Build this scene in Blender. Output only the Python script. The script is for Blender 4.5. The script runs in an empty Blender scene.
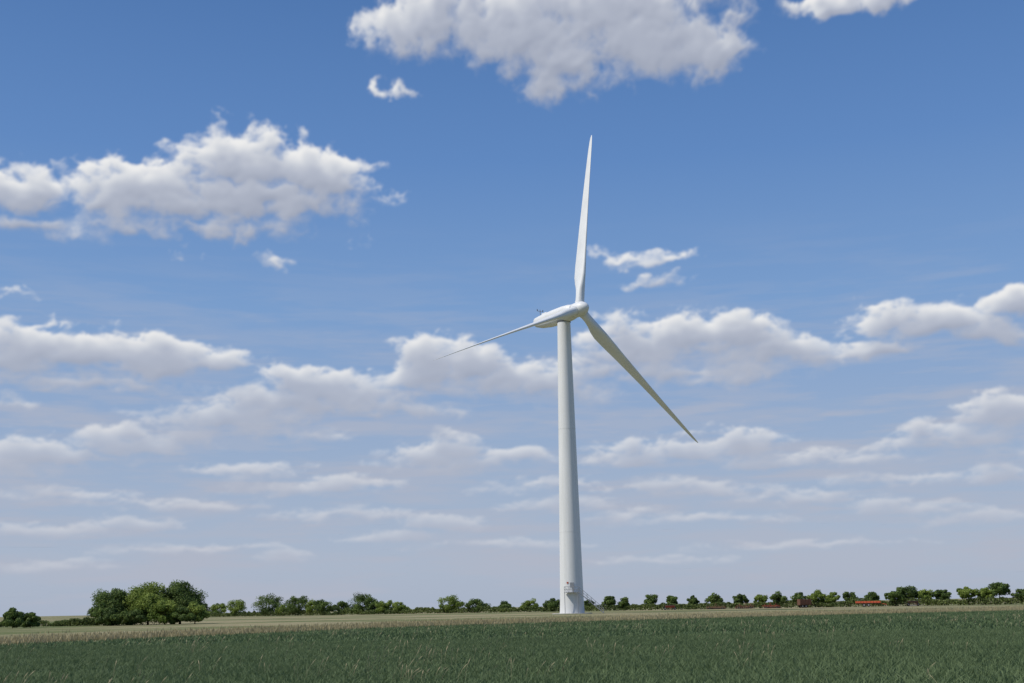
import bpy, bmesh, math, random
import numpy as np
from mathutils import Matrix, Vector
sc=bpy.context.scene
COL=sc.collection
# ------------------------------------------------------------------ camera
PITCH=math.radians(12.48); ROLL=math.radians(-1.1); FPX=1200
M=Matrix.Rotation(math.radians(90)+PITCH,3,'X')@Matrix.Rotation(ROLL,3,'Z')
EYE=Vector((0,0,1.6))
cd=bpy.data.cameras.new('camera'); cam=bpy.data.objects.new('camera',cd); COL.objects.link(cam)
cd.sensor_width=36; cd.lens=36*FPX/1024; cd.clip_start=.1; cd.clip_end=60000
cam.matrix_world=Matrix.Translation(EYE)@M.to_4x4(); sc.camera=cam
sc.view_settings.view_transform='Standard'; sc.view_settings.look='None'; sc.view_settings.exposure=0
# ------------------------------------------------------------------ node helpers
def setin(nt,n,idx,v):
    if v is None: return
    if isinstance(v,bpy.types.NodeSocket): nt.links.new(v,n.inputs[idx])
    else: n.inputs[idx].default_value=v
def mth(nt,op,a,b=None,c=None,clamp=False):
    n=nt.nodes.new('ShaderNodeMath'); n.operation=op; n.use_clamp=clamp
    setin(nt,n,0,a); setin(nt,n,1,b); setin(nt,n,2,c); return n.outputs[0]
def vm(nt,op,a,b=None,c=None,out=0):
    n=nt.nodes.new('ShaderNodeVectorMath'); n.operation=op
    setin(nt,n,0,a); setin(nt,n,1,b); setin(nt,n,2,c); return n.outputs[out]
def mapr(nt,v,a,b,c,d,smooth=False):
    n=nt.nodes.new('ShaderNodeMapRange'); n.interpolation_type='SMOOTHSTEP' if smooth else 'LINEAR'
    setin(nt,n,0,v); n.inputs[1].default_value=a; n.inputs[2].default_value=b; n.inputs[3].default_value=c; n.inputs[4].default_value=d
    return n.outputs[0]
def mixc(nt,f,a,b,bt='MIX'):
    n=nt.nodes.new('ShaderNodeMix'); n.data_type='RGBA'; n.blend_type=bt
    setin(nt,n,0,f); setin(nt,n,6,a); setin(nt,n,7,b); return n.outputs[2]
def ramp(nt,v,stops,interp='LINEAR'):
    n=nt.nodes.new('ShaderNodeValToRGB'); cr=n.color_ramp; cr.interpolation=interp
    while len(cr.elements)<len(stops): cr.elements.new(.5)
    for e,(p,c) in zip(cr.elements,stops):
        e.position=p; e.color=(*c,1)
    setin(nt,n,0,v); return n.outputs[0]
def noise(nt,vec,scale,detail=4,rough=.5,out='Fac'):
    n=nt.nodes.new('ShaderNodeTexNoise'); setin(nt,n,'Vector',vec)
    n.inputs['Scale'].default_value=scale; n.inputs['Detail'].default_value=detail; n.inputs['Roughness'].default_value=rough
    return n.outputs[out]
# ------------------------------------------------------------------ world + sun
SUN_EL=50.0; SUN=Vector((-.60,-.23,.766)).normalized()
w=bpy.data.worlds.new("World"); sc.world=w; w.use_nodes=True; nt=w.node_tree
sky=nt.nodes.new('ShaderNodeTexSky'); sky.sky_type='NISHITA'; sky.sun_disc=False
sky.sun_elevation=math.radians(SUN_EL); sky.sun_rotation=math.atan2(SUN.x,SUN.y)
tc=nt.nodes.new('ShaderNodeTexCoord'); sp=nt.nodes.new('ShaderNodeSeparateXYZ'); nt.links.new(tc.outputs['Generated'],sp.inputs[0])
el=mth(nt,'MULTIPLY',mth(nt,'ARCSINE',sp.outputs[2]),180/math.pi)
def e_(x): return (x+2)/62
grad=ramp(nt,mapr(nt,el,-2,60,0,1),[(0,(.41,.475,.60)),(e_(2),(.40,.47,.61)),(e_(7),(.32,.42,.605)),(e_(14),(.195,.345,.62)),(e_(21),(.115,.25,.545)),(e_(29),(.072,.18,.435)),(1,(.03,.10,.30))])
s10=nt.nodes.new('ShaderNodeVectorMath'); s10.operation='SCALE'; s10.inputs[3].default_value=10; nt.links.new(grad,s10.inputs[0])
skyc=mixc(nt,.88,sky.outputs[0],s10.outputs[0])
bg=nt.nodes['Background']; nt.links.new(skyc,bg.inputs[0]); bg.inputs[1].default_value=.1
sl=bpy.data.lights.new('sun','SUN'); sl.energy=3.7; sl.angle=math.radians(.53); sl.color=(1,.95,.87)
so=bpy.data.objects.new('sun',sl); COL.objects.link(so); so.rotation_euler=SUN.to_track_quat('Z','Y').to_euler()
# ------------------------------------------------------------------ numpy noise
def perlin(x,y,seed):
    r=np.random.default_rng(seed); tab=r.uniform(0,2*np.pi,4096); gx=np.cos(tab); gy=np.sin(tab)
    xi=np.floor(x).astype(np.int64); yi=np.floor(y).astype(np.int64); fx=x-xi; fy=y-yi
    u=fx*fx*fx*(fx*(fx*6-15)+10); v=fy*fy*fy*(fy*(fy*6-15)+10)
    def h(a,b):
        k=(a*374761393+b*668265263+seed*1274126177)&0x7fffffff; k=((k^(k>>13))*1103515245)&0x7fffffff
        return (k>>7)&4095
    def gdot(ix,iy,dx,dy):
        i=h(ix,iy); return gx[i]*dx+gy[i]*dy
    a=gdot(xi,yi,fx,fy); b=gdot(xi+1,yi,fx-1,fy); c=gdot(xi,yi+1,fx,fy-1); d=gdot(xi+1,yi+1,fx-1,fy-1)
    return (a*(1-u)+b*u)*(1-v)+(c*(1-u)+d*u)*v
def fbm(x,y,seed,octv=6,gain=.5,billow=False):
    s=0;a=1;f=1;t=0
    for o in range(octv):
        n=perlin(x*f+17.3*o,y*f-9.1*o,seed+o)*1.5
        if billow: n=.55-np.abs(n)*2.0
        s=s+a*n; t+=a; a*=gain; f*=2.03
    return s/t
def sstep(x,a,b):
    t=np.clip((x-a)/(b-a),0,1); return t*t*(3-2*t)
# ------------------------------------------------------------------ cumulus layer (glowing far shell 14 km away, light and shade painted into its colours)
# each cell: horizontal / vertical sight-line (1/1200 rad steps), half width, dome height, density
CELLS=[(430,24,62,44),(520,32,90,52),(565,62,72,36),(640,44,100,52),(705,48,48,36),(600,5,130,40),(396,88,14,10,.5),(825,2,60,16),(890,-10,45,14),(760,-20,40,15),
(235,166,58,36),(300,172,54,35),(332,182,42,36),(150,190,84,29),(110,197,48,24,.8),(250,205,115,26),(190,212,130,20,.8),(205,230,130,13,.55),(12,188,60,28,.9),(35,228,75,15,.6),(280,263,20,9,.4),(172,252,22,7,.35),(8,293,24,7,.4),
(25,352,50,28),(75,352,60,21),(150,358,70,25),(205,364,56,13,.7),(70,380,130,14,.6),(320,392,70,22),(290,405,100,17,.8),(355,395,58,15,.8),(235,418,90,17,.75),(400,408,70,15,.7),(170,442,55,13,.7),(260,432,100,11,.5),
(430,368,46,29),(470,362,38,23),(505,380,62,20,.85),(550,388,68,20,.75),(640,345,58,28),(680,338,48,24),(735,338,48,24),(770,352,60,20,.9),(700,370,150,20,.6),(820,360,70,15,.7),(885,354,44,13,.9),(600,380,80,18,.55),
(885,322,38,18,.8),(940,326,58,18),(990,332,58,14,.8),(1015,306,30,15),(620,253,24,7,.35),(655,258,36,9,.4),(655,281,30,7,.35),
(40,455,48,19),(15,468,48,15,.8),(75,458,58,13,.8),(120,442,38,13,.8),(150,446,58,12,.65),(455,448,38,17,.9),(430,456,44,13,.8),(515,457,40,11,.7),(475,464,84,10,.6),
(640,455,70,13,.75),(690,450,60,15,.8),(745,442,34,12,.85),(780,457,90,12,.6),(850,460,70,10,.5),(925,432,32,12,.8),(1000,412,48,21),(960,438,90,13,.65),(1010,452,50,12,.65),
(270,488,60,10,.6),(345,486,60,11,.7),(665,486,38,10,.7),(720,490,60,9,.6),(770,497,60,8,.5),(60,530,90,9,.6),(140,524,50,9,.75),(440,524,42,10,.75),(400,536,70,7,.5),(900,510,60,10,.7),(1005,476,40,14,.65),(560,505,60,8,.5),(820,500,60,8,.5),(960,520,70,8,.55),(60,566,60,8,.5),(285,560,28,8,.5),(20,405,40,8,.4),(620,515,50,7,.5),(540,486,70,7,.45),
(50,495,90,9,.5),(180,505,80,7,.45),(340,515,80,7,.4),(700,520,90,7,.45),(250,470,70,7,.4),(900,480,70,8,.45),(500,545,90,6,.4),(800,545,110,6,.4),(180,550,100,6,.4),(660,560,80,5,.35)]
def sight(px,py):
    d=(M@Vector((px-512,341.5-py,-FPX))).normalized()
    return math.degrees(math.atan2(d.x,d.y)), math.degrees(math.asin(d.z))
G=.052
azs=np.arange(-31,31,G); els=np.arange(-.6,34,G); nA,nE=len(azs),len(els)
AZ,EL=np.meshgrid(azs,els)
QY=38*np.log(EL+8)
amp=np.clip(.22+.78*EL/20,.22,1.15)
wx=2.0*fbm(AZ*.22,QY*.22,1,3)+1.0*fbm(AZ*.8,QY*.8,7,4)
wy=1.0*fbm(AZ*.22+50,QY*.22,2,3)+.7*fbm(AZ*.8+31,QY*.8,8,4)
PX_=AZ+wx*amp; PY_=EL+wy*amp
F=np.full(AZ.shape,-1.5)
for cell in CELLS:
    px,py,rx,ry=cell[:4]; st_=cell[4] if len(cell)>4 else 1.
    ca,ce=sight(px,py); a1,_=sight(px+rx,py); _,e1_=sight(px,py-ry); ra=(a1-ca)*1.1; re=(e1_-ce)*1.15
    u=(PX_-ca)/ra; v=(PY_-ce)/re; v=np.where(v<0,-v*1.3,v)
    f_=1-np.sqrt(u*u+v*v); f_=np.where(f_>0,f_*st_,f_)-(1-st_)*.10
    hh=np.clip(.5+.5*(f_-F)/.22,0,1)
    F=F*(1-hh)+f_*hh+.22*hh*(1-hh)*.5
F=np.clip(F,-1.2,1)
bil=fbm(AZ*.75+wx,QY*.75+wy,21,6,.50,True)
fb=fbm(AZ*.5,QY*.5,41,7,.52)
D=F*1.15+fb*.66+bil*.32+.07
edge=np.maximum(sstep(np.abs(AZ),24.5,27),sstep(EL,29.5,31.5))
Dg=fbm(AZ*.12,QY*.16,90,3)*4.2-.35+fb*.6+bil*.35
D=np.maximum(D,np.where(edge>0,Dg-(1-edge)*2,-9))
Dp=np.clip(D,0,1.0)
ri=np.arange(nE); ci=np.arange(nA)
sz=np.clip(.2+.8*els/20,.2,1.2)
OD=np.zeros_like(D)
for i in range(1,13):
    st=i*.19*sz/G
    r2=np.clip(np.round(ri+st*.92).astype(int),0,nE-1)
    cshift=np.round(-st*.38).astype(int)
    c2=np.clip(ci[None,:]+cshift[:,None],0,nA-1)
    OD+=Dp[r2[:,None],c2]*(1.0 if i<9 else .6)
def blur(a,n):
    for _ in range(n):
        a=(np.roll(a,1,0)+np.roll(a,-1,0)+2*a)/4; a=(np.roll(a,1,1)+np.roll(a,-1,1)+2*a)/4
    return a
OD=blur(OD,4)
lit=np.exp(-OD*.40)
alpha=sstep(D,-.06,.34+.45*(1-lit))
alpha*=.6+.4*sstep(F,-.15,.3+0*F)
alpha=np.maximum(alpha,sstep(D,-.06,.8)*edge)
alpha=blur(alpha,1)
Hh=blur(np.sqrt(np.clip(D+.05,0,1.2)),6)
gy,gx=np.gradient(Hh,G); rel=np.clip((-gy*.8+gx*.35)*sz[:,None],-1,1)
shade=np.clip(.13+.84*lit+.20*rel+.10*fb,0,1)  # bright tops and grey undersides of the clouds, painted into the vertex colour
shade=blur(shade,2)
stops=np.array([0,.3,.62,1]); cols=np.array([(.345,.38,.475),(.46,.495,.585),(.645,.67,.72),(.875,.87,.86)])
RGB=np.stack([np.interp(shade,stops,cols[:,k]) for k in range(3)],-1)
low=(1-sstep(EL,0,16))[...,None]*.62
RGB=RGB*(1-low)+np.array((.50,.525,.61))*low  # low clouds tinted towards a painted horizon haze
alpha=alpha*np.clip(.50+.46*EL/13,0,.97)
# flat hazy stratus low down
s1=sstep(fbm(AZ*.10+.02*EL,EL*.75,60,6,.55),-.12,.30)
s2=sstep(fbm(AZ*.16-.03*EL,EL*1.5,75,6,.55),-.05,.35)
hz=np.clip(s1*.45+s2*.35,0,.7)*(1-sstep(EL,5,19))
HC=np.array((.44,.465,.555))
RGB=np.where((alpha>1e-4)[...,None],RGB,HC)
at=alpha+(1-alpha)*hz
RGB=(RGB*alpha[...,None]+HC*((1-alpha)*hz)[...,None])/np.maximum(at,1e-4)[...,None]
fade=(1-sstep(np.abs(AZ),29.5,30.8))*(1-sstep(EL,32.5,33.8))
at=at*fade
R_=14000.0; ca_=np.radians(AZ); ce_=np.radians(EL)
V=np.stack([R_*np.cos(ce_)*np.sin(ca_),R_*np.cos(ce_)*np.cos(ca_),R_*np.sin(ce_)],-1).reshape(-1,3).astype(np.float32)
idx=np.arange(nA*nE,dtype=np.int32).reshape(nE,nA)
Fq=np.stack([idx[:-1,:-1],idx[:-1,1:],idx[1:,1:],idx[1:,:-1]],-1).reshape(-1,4)
keep=at.ravel()[Fq].max(1)>.002; Fq=Fq[keep]
def raw_mesh(name,V,Fa,mats=(),midx=None):
    V=np.asarray(V,dtype=np.float32); Fa=np.asarray(Fa,dtype=np.int32); k=Fa.shape[1]
    me=bpy.data.meshes.new(name); me.vertices.add(len(V)); me.vertices.foreach_set('co',V.ravel())
    me.loops.add(Fa.size); me.loops.foreach_set('vertex_index',Fa.ravel())
    me.polygons.add(len(Fa)); me.polygons.foreach_set('loop_start',np.arange(0,Fa.size,k,dtype=np.int32))
    for m in mats: me.materials.append(m)
    if midx is not None: me.polygons.foreach_set('material_index',np.asarray(midx,dtype=np.int32))
    me.update(calc_edges=True); return me
mc=bpy.data.materials.new('cumulus'); mc.use_nodes=True; t_=mc.node_tree; t_.nodes.remove(t_.nodes['Principled BSDF'])
at_n=t_.nodes.new('ShaderNodeAttribute'); at_n.attribute_name='cloud'
em=t_.nodes.new('ShaderNodeEmission'); tr=t_.nodes.new('ShaderNodeBsdfTransparent'); mx=t_.nodes.new('ShaderNodeMixShader')  # emission shows the painted cloud shading, the sun lamp does not light it
t_.links.new(at_n.outputs['Color'],em.inputs[0]); t_.links.new(at_n.outputs['Alpha'],mx.inputs[0]); t_.links.new(tr.outputs[0],mx.inputs[1]); t_.links.new(em.outputs[0],mx.inputs[2])
t_.links.new(mx.outputs[0],t_.nodes['Material Output'].inputs[0])
try: mc.cycles.emission_sampling='NONE'
except Exception: pass
me=raw_mesh('sky',V,Fq,[mc]); ca2=me.attributes.new('cloud','FLOAT_COLOR','POINT')
ca2.data.foreach_set('color',np.concatenate([RGB.reshape(-1,3),at.reshape(-1,1)],1).astype(np.float32).ravel())
ob=bpy.data.objects.new('sky',me); COL.objects.link(ob)
# ------------------------------------------------------------------ materials
def mat(name,build,rough=.8,spec=.2):
    m=bpy.data.materials.new(name); m.use_nodes=True; nt=m.node_tree; bs=nt.nodes['Principled BSDF']
    bs.inputs['Roughness'].default_value=rough; bs.inputs['Specular IOR Level'].default_value=spec
    build(nt,bs); return m
def plain(c,sc_=2.,var=.12):
    def b(nt,bs):
        t=nt.nodes.new('ShaderNodeTexCoord')
        f=noise(nt,t.outputs['Object'],sc_,5,.6)
        lo=tuple(x*(1-var) for x in c)+(1,); hi=tuple(min(1,x*(1+var)) for x in c)+(1,)
        nt.links.new(mixc(nt,mapr(nt,f,.3,.7,0,1),lo,hi),bs.inputs['Base Color'])
    return b
def towerpaint(nt,bs):
    t=nt.nodes.new('ShaderNodeTexCoord')
    v=vm(nt,'MULTIPLY',t.outputs['Object'],(1.2,1.2,.05))
    f=noise(nt,v,1.5,6,.65)
    nt.links.new(mixc(nt,mapr(nt,f,.35,.75,0,1),(.74,.745,.74,1),(.64,.65,.64,1)),bs.inputs['Base Color'])
m_tower=mat('white_tower_paint',towerpaint,.45,.4)
m_blade=mat('white_gelcoat',plain((.74,.75,.75),.4,.05),.4,.4)
m_nac=mat('white_nacelle_shell',plain((.72,.73,.73),.5,.06),.45,.4)
m_gap=mat('dark_seal',plain((.08,.085,.09),3,.2),.6,.3)
m_galv=mat('galvanised_steel',plain((.27,.28,.29),8,.2),.5,.5)
m_conc=mat('concrete',plain((.38,.37,.34),1.5,.2),.9,.1)
m_bark=mat('bark',plain((.09,.07,.05),6,.3),.95,.05)
m_red=mat('red_machine_paint',plain((.28,.05,.035),3,.25),.6,.3)
m_org=mat('orange_machine_paint',plain((.55,.11,.05),3,.2),.6,.3)
m_rust=mat('rusty_steel',plain((.15,.08,.055),5,.4),.9,.1)
m_tyre=mat('tyre_rubber',plain((.025,.025,.025),5,.2),.9,.1)
m_steel=mat('worn_steel',plain((.25,.24,.23),5,.2),.5,.5)
def leafmat(name,lo,hi,trans=.35):
    m=bpy.data.materials.new(name); m.use_nodes=True; nt=m.node_tree; bs=nt.nodes['Principled BSDF']; out=nt.nodes['Material Output']
    at=nt.nodes.new('ShaderNodeAttribute'); at.attribute_name='tint'
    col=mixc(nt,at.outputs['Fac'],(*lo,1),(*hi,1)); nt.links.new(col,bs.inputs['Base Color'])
    bs.inputs['Roughness'].default_value=.6; bs.inputs['Specular IOR Level'].default_value=.2
    tr=nt.nodes.new('ShaderNodeBsdfTranslucent'); nt.links.new(col,tr.inputs[0])
    mx=nt.nodes.new('ShaderNodeMixShader'); mx.inputs[0].default_value=trans
    nt.links.new(bs.outputs[0],mx.inputs[1]); nt.links.new(tr.outputs[0],mx.inputs[2]); nt.links.new(mx.outputs[0],out.inputs[0])
    return m
m_leafd=leafmat('dark_green_leaves',(.055,.09,.026),(.17,.24,.06))
m_leafl=leafmat('bright_green_leaves',(.11,.17,.03),(.29,.36,.08))
m_hedge=leafmat('hedge_leaves',(.08,.115,.04),(.22,.265,.08))
m_crop=leafmat('cereal_leaves',(.075,.118,.052),(.195,.255,.115),.3)
m_dry=leafmat('dry_grass',(.22,.195,.095),(.54,.46,.28),.25)
# ------------------------------------------------------------------ mesh helpers
def np_mesh(name,V,Fa,tint=None,mats=(),midx=None,parent=None):
    me=raw_mesh(name,V,Fa,mats,midx)
    if tint is not None:
        at=me.attributes.new('tint','FLOAT','POINT'); at.data.foreach_set('value',np.asarray(tint,dtype=np.float32))
    ob=bpy.data.objects.new(name,me); COL.objects.link(ob)
    if parent: ob.parent=parent
    return ob
def loft(rings,cap=True):
    V=[];Fc=[];n=len(rings[0])
    for r in rings: V+=[tuple(p) for p in r]
    for i in range(len(rings)-1):
        for j in range(n):
            j2=(j+1)%n; Fc.append((i*n+j,i*n+j2,(i+1)*n+j2,(i+1)*n+j))
    if cap: Fc.append(tuple(range(n))[::-1]); Fc.append(tuple((len(rings)-1)*n+j for j in range(n)))
    return V,Fc
def pymesh(name,parts,parent=None,smooth=True,bevel=0,auto=None):
    V=[];Fc=[];mi=[];mats=[]
    for v,f,m in parts:
        o=len(V); V+=[tuple(p) for p in v]; Fc+=[tuple(i+o for i in x) for x in f]
        if m not in mats: mats.append(m)
        mi+=[mats.index(m)]*len(f)
    me=bpy.data.meshes.new(name); me.from_pydata(V,[],Fc)
    for m in mats: me.materials.append(m)
    for p_,i in zip(me.polygons,mi): p_.material_index=i; p_.use_smooth=smooth
    bm=bmesh.new(); bm.from_mesh(me); bmesh.ops.recalc_face_normals(bm,faces=bm.faces); bm.to_mesh(me); bm.free()
    ob=bpy.data.objects.new(name,me); COL.objects.link(ob)
    if bevel:
        b=ob.modifiers.new('bevel','BEVEL'); b.width=bevel; b.segments=2
    if smooth and auto is not None:
        try: me.set_sharp_from_angle(angle=math.radians(auto))
        except Exception: pass
    if parent: ob.parent=parent
    return ob
def tube(a,b,r0,r1=None,n=8):
    a=Vector(a); b=Vector(b); r1=r0 if r1 is None else r1
    z=(b-a).normalized(); x=z.orthogonal().normalized(); y=z.cross(x)
    return loft([[a+r0*(math.cos(t)*x+math.sin(t)*y) for t in [2*math.pi*i/n for i in range(n)]],
                 [b+r1*(math.cos(t)*x+math.sin(t)*y) for t in [2*math.pi*i/n for i in range(n)]]])
def box(c,s,top=1.,rz=0):
    cx_,cy_,cz_=c; x,y,z=s[0]/2,s[1]/2,s[2]/2
    V=[]
    for sz in (-1,1):
        kk=top if sz>0 else 1
        for sx,sy in((-1,-1),(1,-1),(1,1),(-1,1)):
            X,Y=sx*x*kk,sy*y*kk
            V.append((cx_+X*math.cos(rz)-Y*math.sin(rz),cy_+X*math.sin(rz)+Y*math.cos(rz),cz_+sz*z))
    return V,[(0,3,2,1),(4,5,6,7),(0,1,5,4),(1,2,6,5),(2,3,7,6),(3,0,4,7)]
def empty(name,loc=(0,0,0)):
    e=bpy.data.objects.new(name,None); e.location=loc; COL.objects.link(e); return e
# ------------------------------------------------------------------ ground
EX=np.array([-400,-60,-45,-31,-22.5,-10,4.6,35,60,136,400.]); EY=np.array([-60,18,43,65,84,108,120,138,146,170,205.])
def edgeY(x): return np.interp(x,EX,EY)
def groundmat(nt,bs):
    t=nt.nodes.new('ShaderNodeTexCoord'); O=t.outputs['Object']
    f=noise(nt,O,.02,6,.6); f2=noise(nt,O,.6,6,.7)
    dry=mixc(nt,mapr(nt,f2,.3,.7,0,1),(.21,.185,.10,1),(.36,.32,.19,1))
    grn=mixc(nt,mapr(nt,f2,.3,.7,0,1),(.09,.12,.045,1),(.19,.20,.09,1))
    nt.links.new(mixc(nt,mapr(nt,f,.45,.58,0,1,True),dry,grn),bs.inputs['Base Color'])
m_ground=mat('rough_grassland',groundmat,.95,.05)
def fieldmat(nt,bs):
    t=nt.nodes.new('ShaderNodeTexCoord'); O=t.outputs['Object']
    f2=noise(nt,O,3.,8,.75); f=noise(nt,O,.05,4,.6)
    c=mixc(nt,mapr(nt,f2,.3,.7,0,1),(.04,.065,.03,1),(.11,.155,.07,1))
    nt.links.new(mixc(nt,mapr(nt,f,.35,.65,0,.3),c,(.12,.155,.07,1)),bs.inputs['Base Color'])
m_field=mat('cereal_field_soil_and_leaf',fieldmat,.95,.05)
np_mesh('ground',[(-25000,-25000,0),(25000,-25000,0),(25000,25000,0),(-25000,25000,0)],[(0,1,2,3)],mats=[m_ground])
fx=np.concatenate([np.linspace(-400,-60,12)[:-1],np.linspace(-60,90,80)[:-1],np.linspace(90,400,20)])
rg=np.random.default_rng(5)
fy=edgeY(fx)+rg.normal(0,.5,len(fx))
V=[(x,-200,.02) for x in fx]+[(x,y,.02) for x,y in zip(fx,fy)]; n=len(fx)
np_mesh('crop_field',V,[(i,i+1,n+i+1,n+i) for i in range(n-1)],mats=[m_field])
def smooth_noise(x,y,s,seed):
    r=np.random.default_rng(seed); ph=r.uniform(0,6.28,(8,)); kx=r.normal(0,s,(8,)); ky=r.normal(0,s,(8,))
    return sum(np.sin(kx[i]*x+ky[i]*y+ph[i]) for i in range(8))/4
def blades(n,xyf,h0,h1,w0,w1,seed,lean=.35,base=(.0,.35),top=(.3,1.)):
    r=np.random.default_rng(seed); x,y=xyf(r,n); n=len(x)
    h=r.uniform(h0,h1,n)*(1+.14*smooth_noise(x,y,.9,seed)); wd=r.uniform(w0,w1,n); th=r.uniform(0,math.pi,n)
    la=r.uniform(0,2*math.pi,n); ll=r.uniform(0,lean,n)*h
    dx=np.cos(th)*wd/2; dy=np.sin(th)*wd/2
    V=np.zeros((n,3,3)); V[:,0]=np.stack([x-dx,y-dy,np.full(n,.02)],1); V[:,1]=np.stack([x+dx,y+dy,np.full(n,.02)],1)
    V[:,2]=np.stack([x+np.cos(la)*ll,y+np.sin(la)*ll,h],1)
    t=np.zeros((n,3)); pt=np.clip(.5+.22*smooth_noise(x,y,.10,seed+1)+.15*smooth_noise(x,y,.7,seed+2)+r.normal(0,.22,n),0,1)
    t[:,0]=t[:,1]=base[0]+(base[1]-base[0])*pt; t[:,2]=top[0]+(top[1]-top[0])*pt  # blade bases tinted darker, painting in the occlusion low in the crop
    return V.reshape(-1,3),np.arange(3*n).reshape(-1,3),t.ravel()
def fan(y0,y1,kx=.47,pad=10):
    def f(r,n):
        y=np.sqrt(r.uniform(y0**2,y1**2,n)); x=r.uniform(-1,1,n)*(kx*y+pad)
        m=y<edgeY(x); return x[m],y[m]
    return f
A=[blades(400000,fan(22,62),.09,.19,.018,.045,11,1.6),blades(200000,fan(60,165),.13,.22,.06,.13,12,1.2)]
def merge(L):
    V=[];Fc=[];T=[];o=0
    for v,f,t in L: V.append(v);Fc.append(f+o);T.append(t);o+=len(v)
    return np.concatenate(V),np.concatenate(Fc),np.concatenate(T)
v,f,t=merge(A); np_mesh('cereal_crop',v,f,t,[m_crop])
def margin(r,n):
    x=r.uniform(-130,170,n); y=edgeY(x)+np.abs(r.normal(0,1,n))*22-1
    m=(y>22)&(np.hypot(x-13.5,y-255)>7); return x[m],y[m]
v,f,t=blades(120000,margin,.15,.42,.05,.13,21,.5); np_mesh('dry_grass_margin',v,f,t,[m_dry])
def stems():
    r=np.random.default_rng(33); xs=[];ys=[]
    for i in range(200):
        yy=math.sqrt(r.uniform(23**2,105**2)); xx=r.uniform(-.46,.46)*yy; k=int(r.integers(1,10))
        s=r.uniform(.2,1.8); xs.append(r.normal(xx,s,k)); ys.append(r.normal(yy,s,k))
    for (xx,yy,k,s) in ((-2.2,27.5,18,.5),(.3,28.5,12,.5),(-9,33,12,1.),(-4.5,29,7,.4),(6,30,5,.6),(-1,36,12,1.5),(-3,31,10,.9)):
        xs.append(r.normal(xx,s,k)); ys.append(r.normal(yy,s,k))
    x=np.concatenate(xs);y=np.concatenate(ys); m=y<edgeY(x); x=x[m]; y=y[m]; n=len(x)
    h=r.uniform(.22,.52,n); la=r.normal(0.2,.9,n); ll=r.uniform(.05,.3,n); wd=r.uniform(.007,.012,n)*np.clip(y/40,1,2)
    Vs=[];T=[]
    segs=[0,.35,.7,.86,1.0]; wf=[.7,.6,.6,2.0,.2]
    pts=[np.stack([x+np.cos(la)*ll*s**2,y+np.sin(la)*ll*s**2,h*s+.02],1) for s in segs]
    F_=[];o=0
    for i in range(4):
        a,b=pts[i],pts[i+1]; wa=np.stack([wd*wf[i]/2,wd*0,wd*0],1); wb=np.stack([wd*wf[i+1]/2,wd*0,wd*0],1)
        q=np.stack([a-wa,a+wa,b+wb,b-wb],1).reshape(-1,3); Vs.append(q); F_.append(np.arange(4*n).reshape(-1,4)+o); o+=4*n
        T.append(np.full(4*n,.3+.13*i))
    return np.concatenate(Vs),np.concatenate(F_),np.concatenate(T)
v,f,t=stems(); np_mesh('seeding_grass_stems',v,f,t,[m_dry])
# ------------------------------------------------------------------ trees
def crown(r,W,H,z0,ncl,nleaf,ls):
    Rx=W/2; Rz=(H-z0)/2; cz=z0+Rz
    c=r.normal(0,1,(ncl,3)); c/=np.linalg.norm(c,axis=1)[:,None]; rad=r.uniform(.25,.80,ncl)[:,None]**.7
    c=c*rad
    if z0<.5:
        c[:,2]=np.where(c[:,2]<0,c[:,2]*.95,c[:,2]); c[:,:2]*=np.where(c[:,2]<0,1.2,1.)[:,None]
    cr=r.uniform(.24,.46,ncl)*min(Rx,Rz)
    ctint=np.clip(r.normal(.5,.24,ncl),0,1)
    C_=np.stack([c[:,0]*Rx,c[:,1]*Rx,c[:,2]*Rz+cz],1)
    i=r.integers(0,ncl,nleaf); d=r.normal(0,1,(nleaf,3)); d/=np.linalg.norm(d,axis=1)[:,None]
    P_=C_[i]+d*(cr[i]*r.uniform(.5,1.1,nleaf))[:,None]*np.array([1.15,1.15,.85])
    P_[:,2]=np.abs(P_[:,2])
    nn=d+r.normal(0,.55,(nleaf,3)); nn/=np.linalg.norm(nn,axis=1)[:,None]
    a=np.cross(nn,r.normal(0,1,(nleaf,3))); a/=np.linalg.norm(a,axis=1)[:,None]; b=np.cross(nn,a)
    s=(ls*r.uniform(.6,1.3,nleaf))[:,None]; a=a*s/2; b=b*s*.75/2
    V=np.stack([P_-a,P_-b*.9,P_+a,P_+b*.9],1).reshape(-1,3)
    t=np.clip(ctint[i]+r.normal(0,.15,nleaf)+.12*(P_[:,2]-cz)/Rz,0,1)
    return V,np.arange(4*nleaf).reshape(-1,4),np.repeat(t,4)
def trunk_parts(r,H,z0,rr):
    parts=[]; top=Vector((r.normal(0,.1),r.normal(0,.1),H*.62))
    parts.append((*tube((0,0,-.1),top,rr,rr*.45),m_bark))
    for k_ in range(6):
        a=r.uniform(0,6.28); z=r.uniform(z0*.6+.3,H*.5); b=Vector((math.cos(a)*H*.22,math.sin(a)*H*.22,z+H*.2))
        parts.append((*tube(top*(z/top.z),b,rr*.4,rr*.12,6),m_bark))
    return parts
def tree(name,x,y,W,H,z0,seed,lm,ncl=70,nleaf=24000,ls=.26):
    r=np.random.default_rng(seed); e=empty(name,(x,y,0))
    pymesh('trunk',trunk_parts(r,H,z0,H*.03),parent=e)
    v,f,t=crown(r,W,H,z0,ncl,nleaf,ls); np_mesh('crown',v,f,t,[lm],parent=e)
Y=190.
def bx(px,Y): return (px-512)/1229*Y
tree('hawthorn_tree',bx(107,Y),Y,6.6,5.9,.1,101,m_leafd)
tree('hawthorn_tree',bx(122,Y+3),Y+3,4.5,5.0,.1,105,m_leafd,40,12000)
tree('field_maple_tree',bx(143,Y-1),Y-1,6.0,6.2,.1,102,m_leafl)
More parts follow.
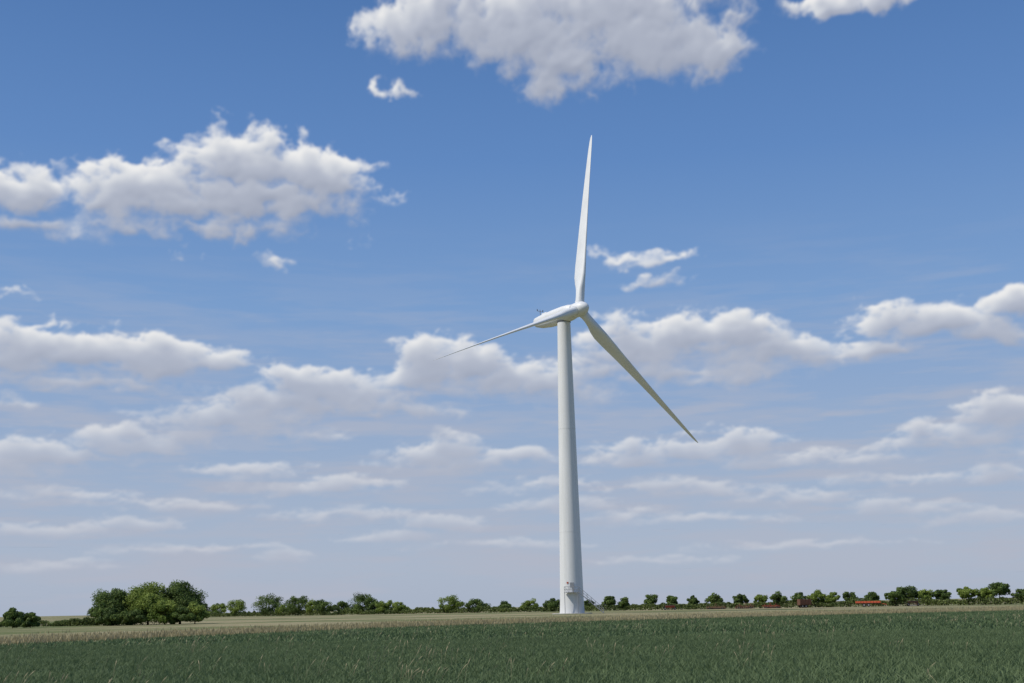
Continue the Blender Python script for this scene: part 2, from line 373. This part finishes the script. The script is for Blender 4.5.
tree('hawthorn_tree',bx(175,Y+1),Y+1,6.6,6.5,.1,103,m_leafd)
tree('elder_shrub',bx(160,Y-4),Y-4,4.8,4.0,.0,104,m_leafl,36,11000)
tree('elder_shrub',bx(176,Y-4),Y-4,4.6,2.8,.0,111,m_leafd,30,9000)
tree('elder_shrub',bx(190,Y-3),Y-3,3.8,3.2,.0,106,m_leafl,30,8000)
tree('elder_shrub',bx(103,Y-6),Y-6,4.6,2.6,.0,107,m_leafd,30,9000)
tree('elder_shrub',bx(128,Y-5),Y-5,4.4,2.4,.0,110,m_leafd,30,8000)
tree('hawthorn_shrub',bx(8,175),175,3.0,2.7,.0,108,m_leafd,24,7000)
tree('hawthorn_shrub',bx(26,178),178,3.2,2.1,.0,109,m_leafd,24,6000)
def hedgeY(X): return 391.3-.837*X
row=[(-95.9,11.5,9.2,0),(-82,10.5,7.4,0),(-76,7,5.6,1),(-71.2,8.4,5.8,0),(-64,8,5.0,0),(-55.6,11.8,7.8,0),(-46.2,8.5,4.8,1),(-41,6.5,4.2,1),(-51,6,5.,0),(-89,6,4,1),
(-22.4,8.8,6.2,1),(-13.1,6.8,5.2,0),(-4,4.,3.8,0),(4.1,6.,4.2,1),(11.2,6.5,4.,0),(15.,4,3.,1)]
rr=np.random.default_rng(77)
for x,hh in [(22,3.4),(27.8,4.4),(32,3.8),(39.3,4.6),(44.9,4.),(50.5,3.8),(56,4.4),(62.1,4.),(66.8,3.9),(70.6,4.2),(75.5,4.),(80,4.5),(83.2,3.7),(87.5,4.2),(91.6,3.8),(95.5,4.1),(99.1,5.4),(102.6,4.),(106.5,4.),(110.2,4.6),(113.9,4.),(117.1,5.3),(120.1,3.8)]+[(124+i*4.4+rr.normal(0,.8),rr.uniform(3.4,5)) for i in range(12)]+[(-110-i*9+rr.normal(0,2),rr.uniform(4,8)) for i in range(7)]:
    row.append((x,hh*rr.uniform(.95,1.35),hh,int(rr.random()<.4)))
Vs=[];Fs=[];Ts=[];Ms=[];o=0;tp=[]
for i,(x,W,H,bri) in enumerate(row):
    r=np.random.default_rng(500+i); y=hedgeY(x)+r.normal(2,1.5)
    z0=.1 if x<22 else H*.2
    v,f,t=crown(r,W,H,z0,int(18+W*2),int(1200+W*430),.42)
    Vs.append(v+np.array([x,y,0]));Fs.append(f+o);Ts.append(t);Ms.append(np.full(len(f),bri));o+=len(v)
    a,b=tube((x,y,-.1),(x,y,H*.6),.12+W*.012,.06,6); tp.append((a,b,m_bark))
e=empty('distant_tree_row')
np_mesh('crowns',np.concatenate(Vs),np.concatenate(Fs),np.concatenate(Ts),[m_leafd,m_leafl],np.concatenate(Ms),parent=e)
pymesh('trunks',tp,parent=e)
def hedge(name,x0,x1,yf,hf,nl,ls,seed,thick=1.2,mm=m_hedge):
    r=np.random.default_rng(seed); x=r.uniform(x0,x1,nl); hh=hf*(1+.35*smooth_noise(x,x*0,.5,seed)+.2*smooth_noise(x,x*0,2.2,seed+1))
    z=np.abs(hh)*r.uniform(0,1,nl)**.6; y=yf(x)+r.normal(0,thick/2,nl)*(1-.4*z/hf)
    nn=r.normal(0,1,(nl,3)); nn/=np.linalg.norm(nn,axis=1)[:,None]
    a=np.cross(nn,r.normal(0,1,(nl,3))); a/=np.linalg.norm(a,axis=1)[:,None]; b=np.cross(nn,a)
    s=(ls*r.uniform(.6,1.3,nl))[:,None]; P_=np.stack([x,y,z],1)
    V=np.stack([P_-a*s/2,P_-b*s*.35,P_+a*s/2,P_+b*s*.35],1).reshape(-1,3)
    t=np.clip(.45+.35*smooth_noise(x,x*0,.35,seed+3)+r.normal(0,.18,nl),0,1)
    np_mesh(name,V,np.arange(4*nl).reshape(-1,4),np.repeat(t,4),[mm])
hedge('hedgerow',-160,185,hedgeY,1.6,70000,.42,61,2.)
hedge('hedgerow',-72.5,-64,lambda x:192+0*x,1.0,3500,.25,62)
hedge('hedgerow',-125,-60,lambda x:196+0*x,.9,12000,.3,63)
# ------------------------------------------------------------------ wind turbine
TB=empty('wind_turbine')
PSI,TILT,TH,RAD,HX,HZ=.6751,.0436,.1507,42.3,14.65,64.0
ax=Vector((math.cos(TILT)*math.sin(PSI),-math.cos(TILT)*math.cos(PSI),math.sin(TILT)))
e1=Vector((math.cos(PSI),math.sin(PSI),0)); e2=Vector((-math.sin(TILT)*math.sin(PSI),math.sin(TILT)*math.cos(PSI),math.cos(TILT)))
HUB=Vector((HX,251,HZ)); OV=5.2
NC=HUB-ax*OV
TX,TY=NC.x,NC.y; TZ=NC.z-1.55
r0,r1=2.5,1.42
def trad(z):
    u=z/TZ; return r0+(r1-r0)*u+.12*math.exp(-z/1.2)
zs=[0,.25,.5,1,2,4,6,8,12,16,20,25,30,35,40,45,50,55,TZ-1,TZ]
def circ(R_,z,n=64): return [(TX+R_*math.cos(2*math.pi*i/n),TY+R_*math.sin(2*math.pi*i/n),z) for i in range(n)]
pymesh('tower',[(*loft([circ(trad(z),z) for z in zs]),m_tower)],parent=TB,auto=30)
fl=[]
for z in (TZ*.27,TZ*.62):
    R_=trad(z)+.018; fl.append((*loft([circ(R_,z-.05),circ(R_,z+.05)]),m_tower))
R_=trad(TZ)+.08
fl.append((*loft([circ(R_,TZ-.2),circ(R_,TZ+.1)]),m_gap))
pymesh('tower_flanges',fl,parent=TB,auto=30)
pymesh('foundation',[(*loft([circ(4.2,-.3,48),circ(4.2,.1,48),circ(4.0,.16,48)]),m_conc)],parent=TB,auto=30)
def fr(s,x,z): return NC+ax*s+e1*x+e2*z
def sup(n,p=2.6):
    out=[]
    for i in range(n):
        t_=2*math.pi*i/n; c,s_=math.cos(t_),math.sin(t_)
        out.append((math.copysign(abs(c)**(2/p),c),math.copysign(abs(s_)**(2/p),s_)))
    return out
S=sup(40)
secs=[(-9.6,.35,.45,.55),(-9.5,.75,.8,.5),(-9.0,1.05,1.1,.4),(-7.5,1.3,1.4,.22),(-5,1.6,1.65,.08),(-2,1.78,1.78,.0),(.5,1.8,1.8,0),(2.2,1.72,1.7,0),(3.3,1.5,1.5,0),(3.5,1.35,1.35,0)]
pymesh('nacelle',[(*loft([[fr(s_,w_*x_,c_+h_*z_) for x_,z_ in S] for s_,w_,h_,c_ in secs]),m_nac)],parent=TB,auto=50)
def acirc(s_,R_,n=40): return [fr(s_,R_*math.cos(2*math.pi*i/n),R_*math.sin(2*math.pi*i/n)) for i in range(n)]
pymesh('main_shaft_seal',[(*loft([acirc(3.45,1.25),acirc(3.8,1.25)]),m_gap)],parent=TB,auto=30)
hs=[(3.75,1.45),(3.95,1.58),(5.2,1.62),(6.2,1.5),(6.9,1.2),(7.45,.8),(7.75,.4),(7.85,.08)]
pymesh('hub_spinner',[(*loft([acirc(s_,R_) for s_,R_ in hs]),m_nac)],parent=TB,auto=60)
ms=[(*tube(fr(-8.2,.3,1.4),fr(-8.2,.3,3.3),.07),m_galv),(*tube(fr(-8.2,-.5,2.9),fr(-8.2,1.1,2.9),.05),m_galv),
    (*tube(fr(-8.2,-.5,2.9),fr(-8.2,-.5,3.3),.09),m_gap),(*tube(fr(-8.2,1.1,2.9),fr(-8.2,1.1,3.3),.09),m_gap)]
v_,f_=box((0,0,0),(1.6,1.0,.35)); v_=[fr(-6+p_[0],p_[1],1.75+p_[2]) for p_ in v_]; ms.append((v_,f_,m_nac))
pymesh('wind_sensor_mast',ms,parent=TB,auto=30)
def airfoil(c,th,rnd,n=28):
    P_=[]
    for i in range(n):
        t_=2*math.pi*i/n; x=.5*(1+math.cos(t_)); xl=1-x
        y=5*(th)*(.2969*math.sqrt(max(xl,0))-.126*xl-.3516*xl**2+.2843*xl**3-.1036*xl**4)
        y=math.copysign(y,math.sin(t_)) if abs(math.sin(t_))>1e-6 else 0
        P_.append((((x-.68)*c,y*c+.02*c*math.sin(math.pi*xl)),(.5*rnd*math.cos(t_),.5*rnd*math.sin(t_))))
    return P_
def blade_rings(th0):
    s=math.cos(th0)*e2+math.sin(th0)*e1
    tang=math.cos(th0)*e1-math.sin(th0)*e2
    rings=[]
    st=[(.03,1.9,1,1),(.05,1.9,1,1),(.075,2.05,.9,.8),(.11,2.8,.6,.4),(.15,3.5,.38,.12),(.19,3.8,.31,.02),(.25,3.6,.27,0),(.35,3.1,.23,0),(.45,2.7,.2,0),(.55,2.3,.18,0),(.65,1.95,.17,0),(.75,1.6,.16,0),(.85,1.25,.15,0),(.92,.98,.14,0),(.965,.72,.13,0),(.985,.5,.13,0),(.997,.25,.12,0),(1.,.08,.12,0)]
    for u,c,th,ro in st:
        tw=math.radians(4-13*(1-u)**2)
        cdv=(ax*math.cos(tw)+tang*math.sin(tw)); nd_=s.cross(cdv)
        ctr=HUB+s*(RAD*u)+ax*(.8*u*u)-Vector((0,0,.7*u*u*math.sin(math.pi/2*abs(s.x))))*(1 if abs(s.x)>.5 else 0)
        r_=[]
        for (af,ci) in airfoil(c,th,1.9):
            p_=(af[0]*(1-ro)+ci[0]*ro, af[1]*(1-ro)+ci[1]*ro)
            r_.append(ctr+cdv*p_[0]+nd_*p_[1])
        rings.append(r_)
    return rings
for k_ in range(3):
    a_=TH+k_*2*math.pi/3
    s=math.cos(a_)*e2+math.sin(a_)*e1
    pymesh('blade_%d'%(k_+1),[(*loft(blade_rings(a_)),m_blade)],parent=TB,auto=60)
    pymesh('blade_root_collar_%d'%(k_+1),[(*tube(HUB+s*1.2,HUB+s*1.75,1.03,1.03,32),m_nac)],parent=TB,auto=40)
# access door, landing and stair
bt=[]; dz=4.4
da=math.radians(-95); rd=trad(dz)
dd=Vector((math.cos(da),math.sin(da),0)); dt=Vector((-dd.y,dd.x,0))
def loc(u,v,z): return Vector((TX,TY,0))+dt*u+dd*v+Vector((0,0,z))
dv,df=box((0,0,dz+1.0),(.8,.16,1.9))
bt.append(([loc(p_[0]+.2,rd-.1+p_[1],p_[2]) for p_ in dv],df,m_galv))
def lb(c,s,m):
    v_,f_=box(c,s); bt.append(([loc(*p_) for p_ in v_],f_,m))
lb((.1,rd+.5,dz-.05),(3.0,1.1,.08),m_galv)
def rail(a,b,m=m_galv,r=.04): bt.append((*tube(loc(*a),loc(*b),r),m))
y0_,y1_=rd+.0,rd+1.0
for u in (-1.35,-.4,.5): rail((u,y1_,dz),(u,y1_,dz+1.1))
for h in (.55,1.1): rail((-1.35,y1_,dz+h),(1.5,y1_,dz+h)); rail((-1.35,y0_-.5,dz+h),(-1.35,y1_,dz+h))
for u in (-1.3,1.4): rail((u,y1_-.05,0),(u,y1_-.05,dz),r=.06)
nst=18; L=5.0
for yy in (rd+.1,rd+1.0):
    rail((1.6,yy,dz-.08),(1.6+L,yy,.1),r=.085)
    for h in (.55,1.05): rail((1.6,yy,dz+h),(1.6+L,yy,h))
    for i in range(7):
        u=i/6; rail((1.6+L*u,yy,dz*(1-u)),(1.6+L*u,yy,dz*(1-u)+1.05),r=.04)
for i in range(nst):
    u=(i+.5)/nst; lb((1.6+L*u,rd+.55,dz*(1-u)),(.28,.86,.04),m_galv)
pymesh('access_stair',bt,parent=TB,smooth=False)
pv,pf=box((0,0,dz+1.9),(.35,.05,.35)); pymesh('warning_plate',[([loc(p_[0]-.7,rd-.05+p_[1],p_[2]) for p_ in pv],pf,m_org)],parent=TB,smooth=False)
# ------------------------------------------------------------------ farm machinery along the hedge
def wheel(x,y,r_,w_):
    return [(*tube((x,y-w_/2,r_),(x,y+w_/2,r_),r_,r_,20),m_tyre),(*tube((x,y-w_/2-.02,r_),(x,y+w_/2+.02,r_),r_*.5,r_*.5,16),m_steel)]
def place(name,parts,x,y,rz,s=1.):
    ob=pymesh(name,parts,smooth=False,bevel=.02); ob.location=(x,y,0); ob.rotation_euler=(0,0,rz); ob.scale=(s,s,s); return ob
def trailer(mm,L=6.5,H=1.2):
    p_=[(*box((0,0,.95),(L,2.1,.18)),m_rust)]
    p_.append((*box((0,-1.12,1.05+H/2),(L,.08,H)),mm)); p_.append((*box((0,1.12,1.05+H/2),(L,.08,H)),mm))
    p_.append((*box((-L/2+.04,0,1.05+H/2),(.08,2.15,H)),mm)); p_.append((*box((L/2-.04,0,1.05+H/2),(.08,2.15,H*.9)),mm))
    for i in range(8):
        for sy in(-1,1): p_.append((*box((-L/2+.3+i*(L-.6)/7,sy*1.2,1.05+H/2),(.1,.08,H+.02)),mm))
    p_.append((*tube((L/2,0,.9),(L/2+1.6,0,.55),.08),mm)); p_.append((*tube((L/2+1.4,0,0),(L/2+1.4,0,.7),.05),m_steel))
    for x in(-1.1,.1):
        for y in(-1,1): p_+=wheel(x,y*.95,.5,.35)
    return p_
def cultivator(mm,W=6.):
    p_=[]
    for y in(-.9,0,.9): p_.append((*box((0,y,.95),(W,.12,.12)),mm))
    for x in np.linspace(-W/2+.2,W/2-.2,5): p_.append((*box((x,0,1.08),(.1,2.1,.1)),mm))
    for j,y in enumerate((-.9,0,.9)):
        for x in np.linspace(-W/2+.2,W/2-.2,9):
            x=x+.2*(j-1); p_.append((*tube((x,y,.9),(x,y-.35,.5),.04,.04,6),mm)); p_.append((*tube((x,y-.35,.5),(x,y-.1,.02),.04,.02,6),m_steel))
    p_.append((*tube((-W/2,1.5,.35),(W/2,1.5,.35),.33,.33,12),m_rust))
    for x in(-W/2+.1,W/2-.1): p_.append((*box((x,1.2,.65),(.08,.8,.1)),mm))
    p_.append((*tube((0,-.9,1.0),(0,-2.4,.6),.09),mm))
    for s_ in(-.45,.45): p_.append((*tube((s_,-.9,1.0),(0,-.9,2.0),.07),mm))
    for x in(-1,1): p_+=wheel(x*W*.33,.45,.36,.25)
    for sx in(-1,1): p_.append((*box((sx*W*.33,0,1.35),(.1,1.4,.45)),mm))
    return p_
def drill(mm):
    p_=[(*box((0,0,1.45),(3.4,.6,.6),1.25),mm),(*box((0,0,1.8),(4.1,.8,.06)),m_steel),(*box((0,.1,.95),(3.9,.14,.14)),m_rust),(*box((0,-.5,.95),(3.9,.12,.12)),mm)]
    for x in np.linspace(-1.8,1.8,14): p_.append((*tube((x,.1,1.2),(x,.6,.25),.035,.035,6),m_steel)); p_.append((*tube((x-.02,.6,.22),(x+.02,.6,.22),.2,.2,12),m_steel))
    p_+=wheel(-2.05,0,.6,.28)+wheel(2.05,0,.6,.28); p_.append((*tube((0,-.5,.95),(0,-2.2,.5),.07),mm))
    for x in(-1.2,1.2): p_.append((*box((x,0,1.2),(.1,.5,.5)),mm))
    return p_
def hy(x,o=-5): return hedgeY(x)+o
place('farm_trailer',trailer(m_org,6.8,.5),89.,hy(89),math.radians(-15),.9)
place('farm_trailer',trailer(m_rust,4.,1.7),75.5,hy(75.5),math.radians(10),.8)
place('seed_drill',drill(m_red),43.5,hy(43.5),math.radians(5),.7)
place('cultivator',cultivator(m_rust,6.5),55.,hy(55),math.radians(-12),.8)
place('disc_harrow',cultivator(m_rust,6.),62.,hy(62),math.radians(8),.8)
place('cultivator',cultivator(m_red,6.),68.,hy(68),math.radians(-30),.75)
place('seed_drill',drill(m_rust),98.,hy(98),math.radians(20),.7)
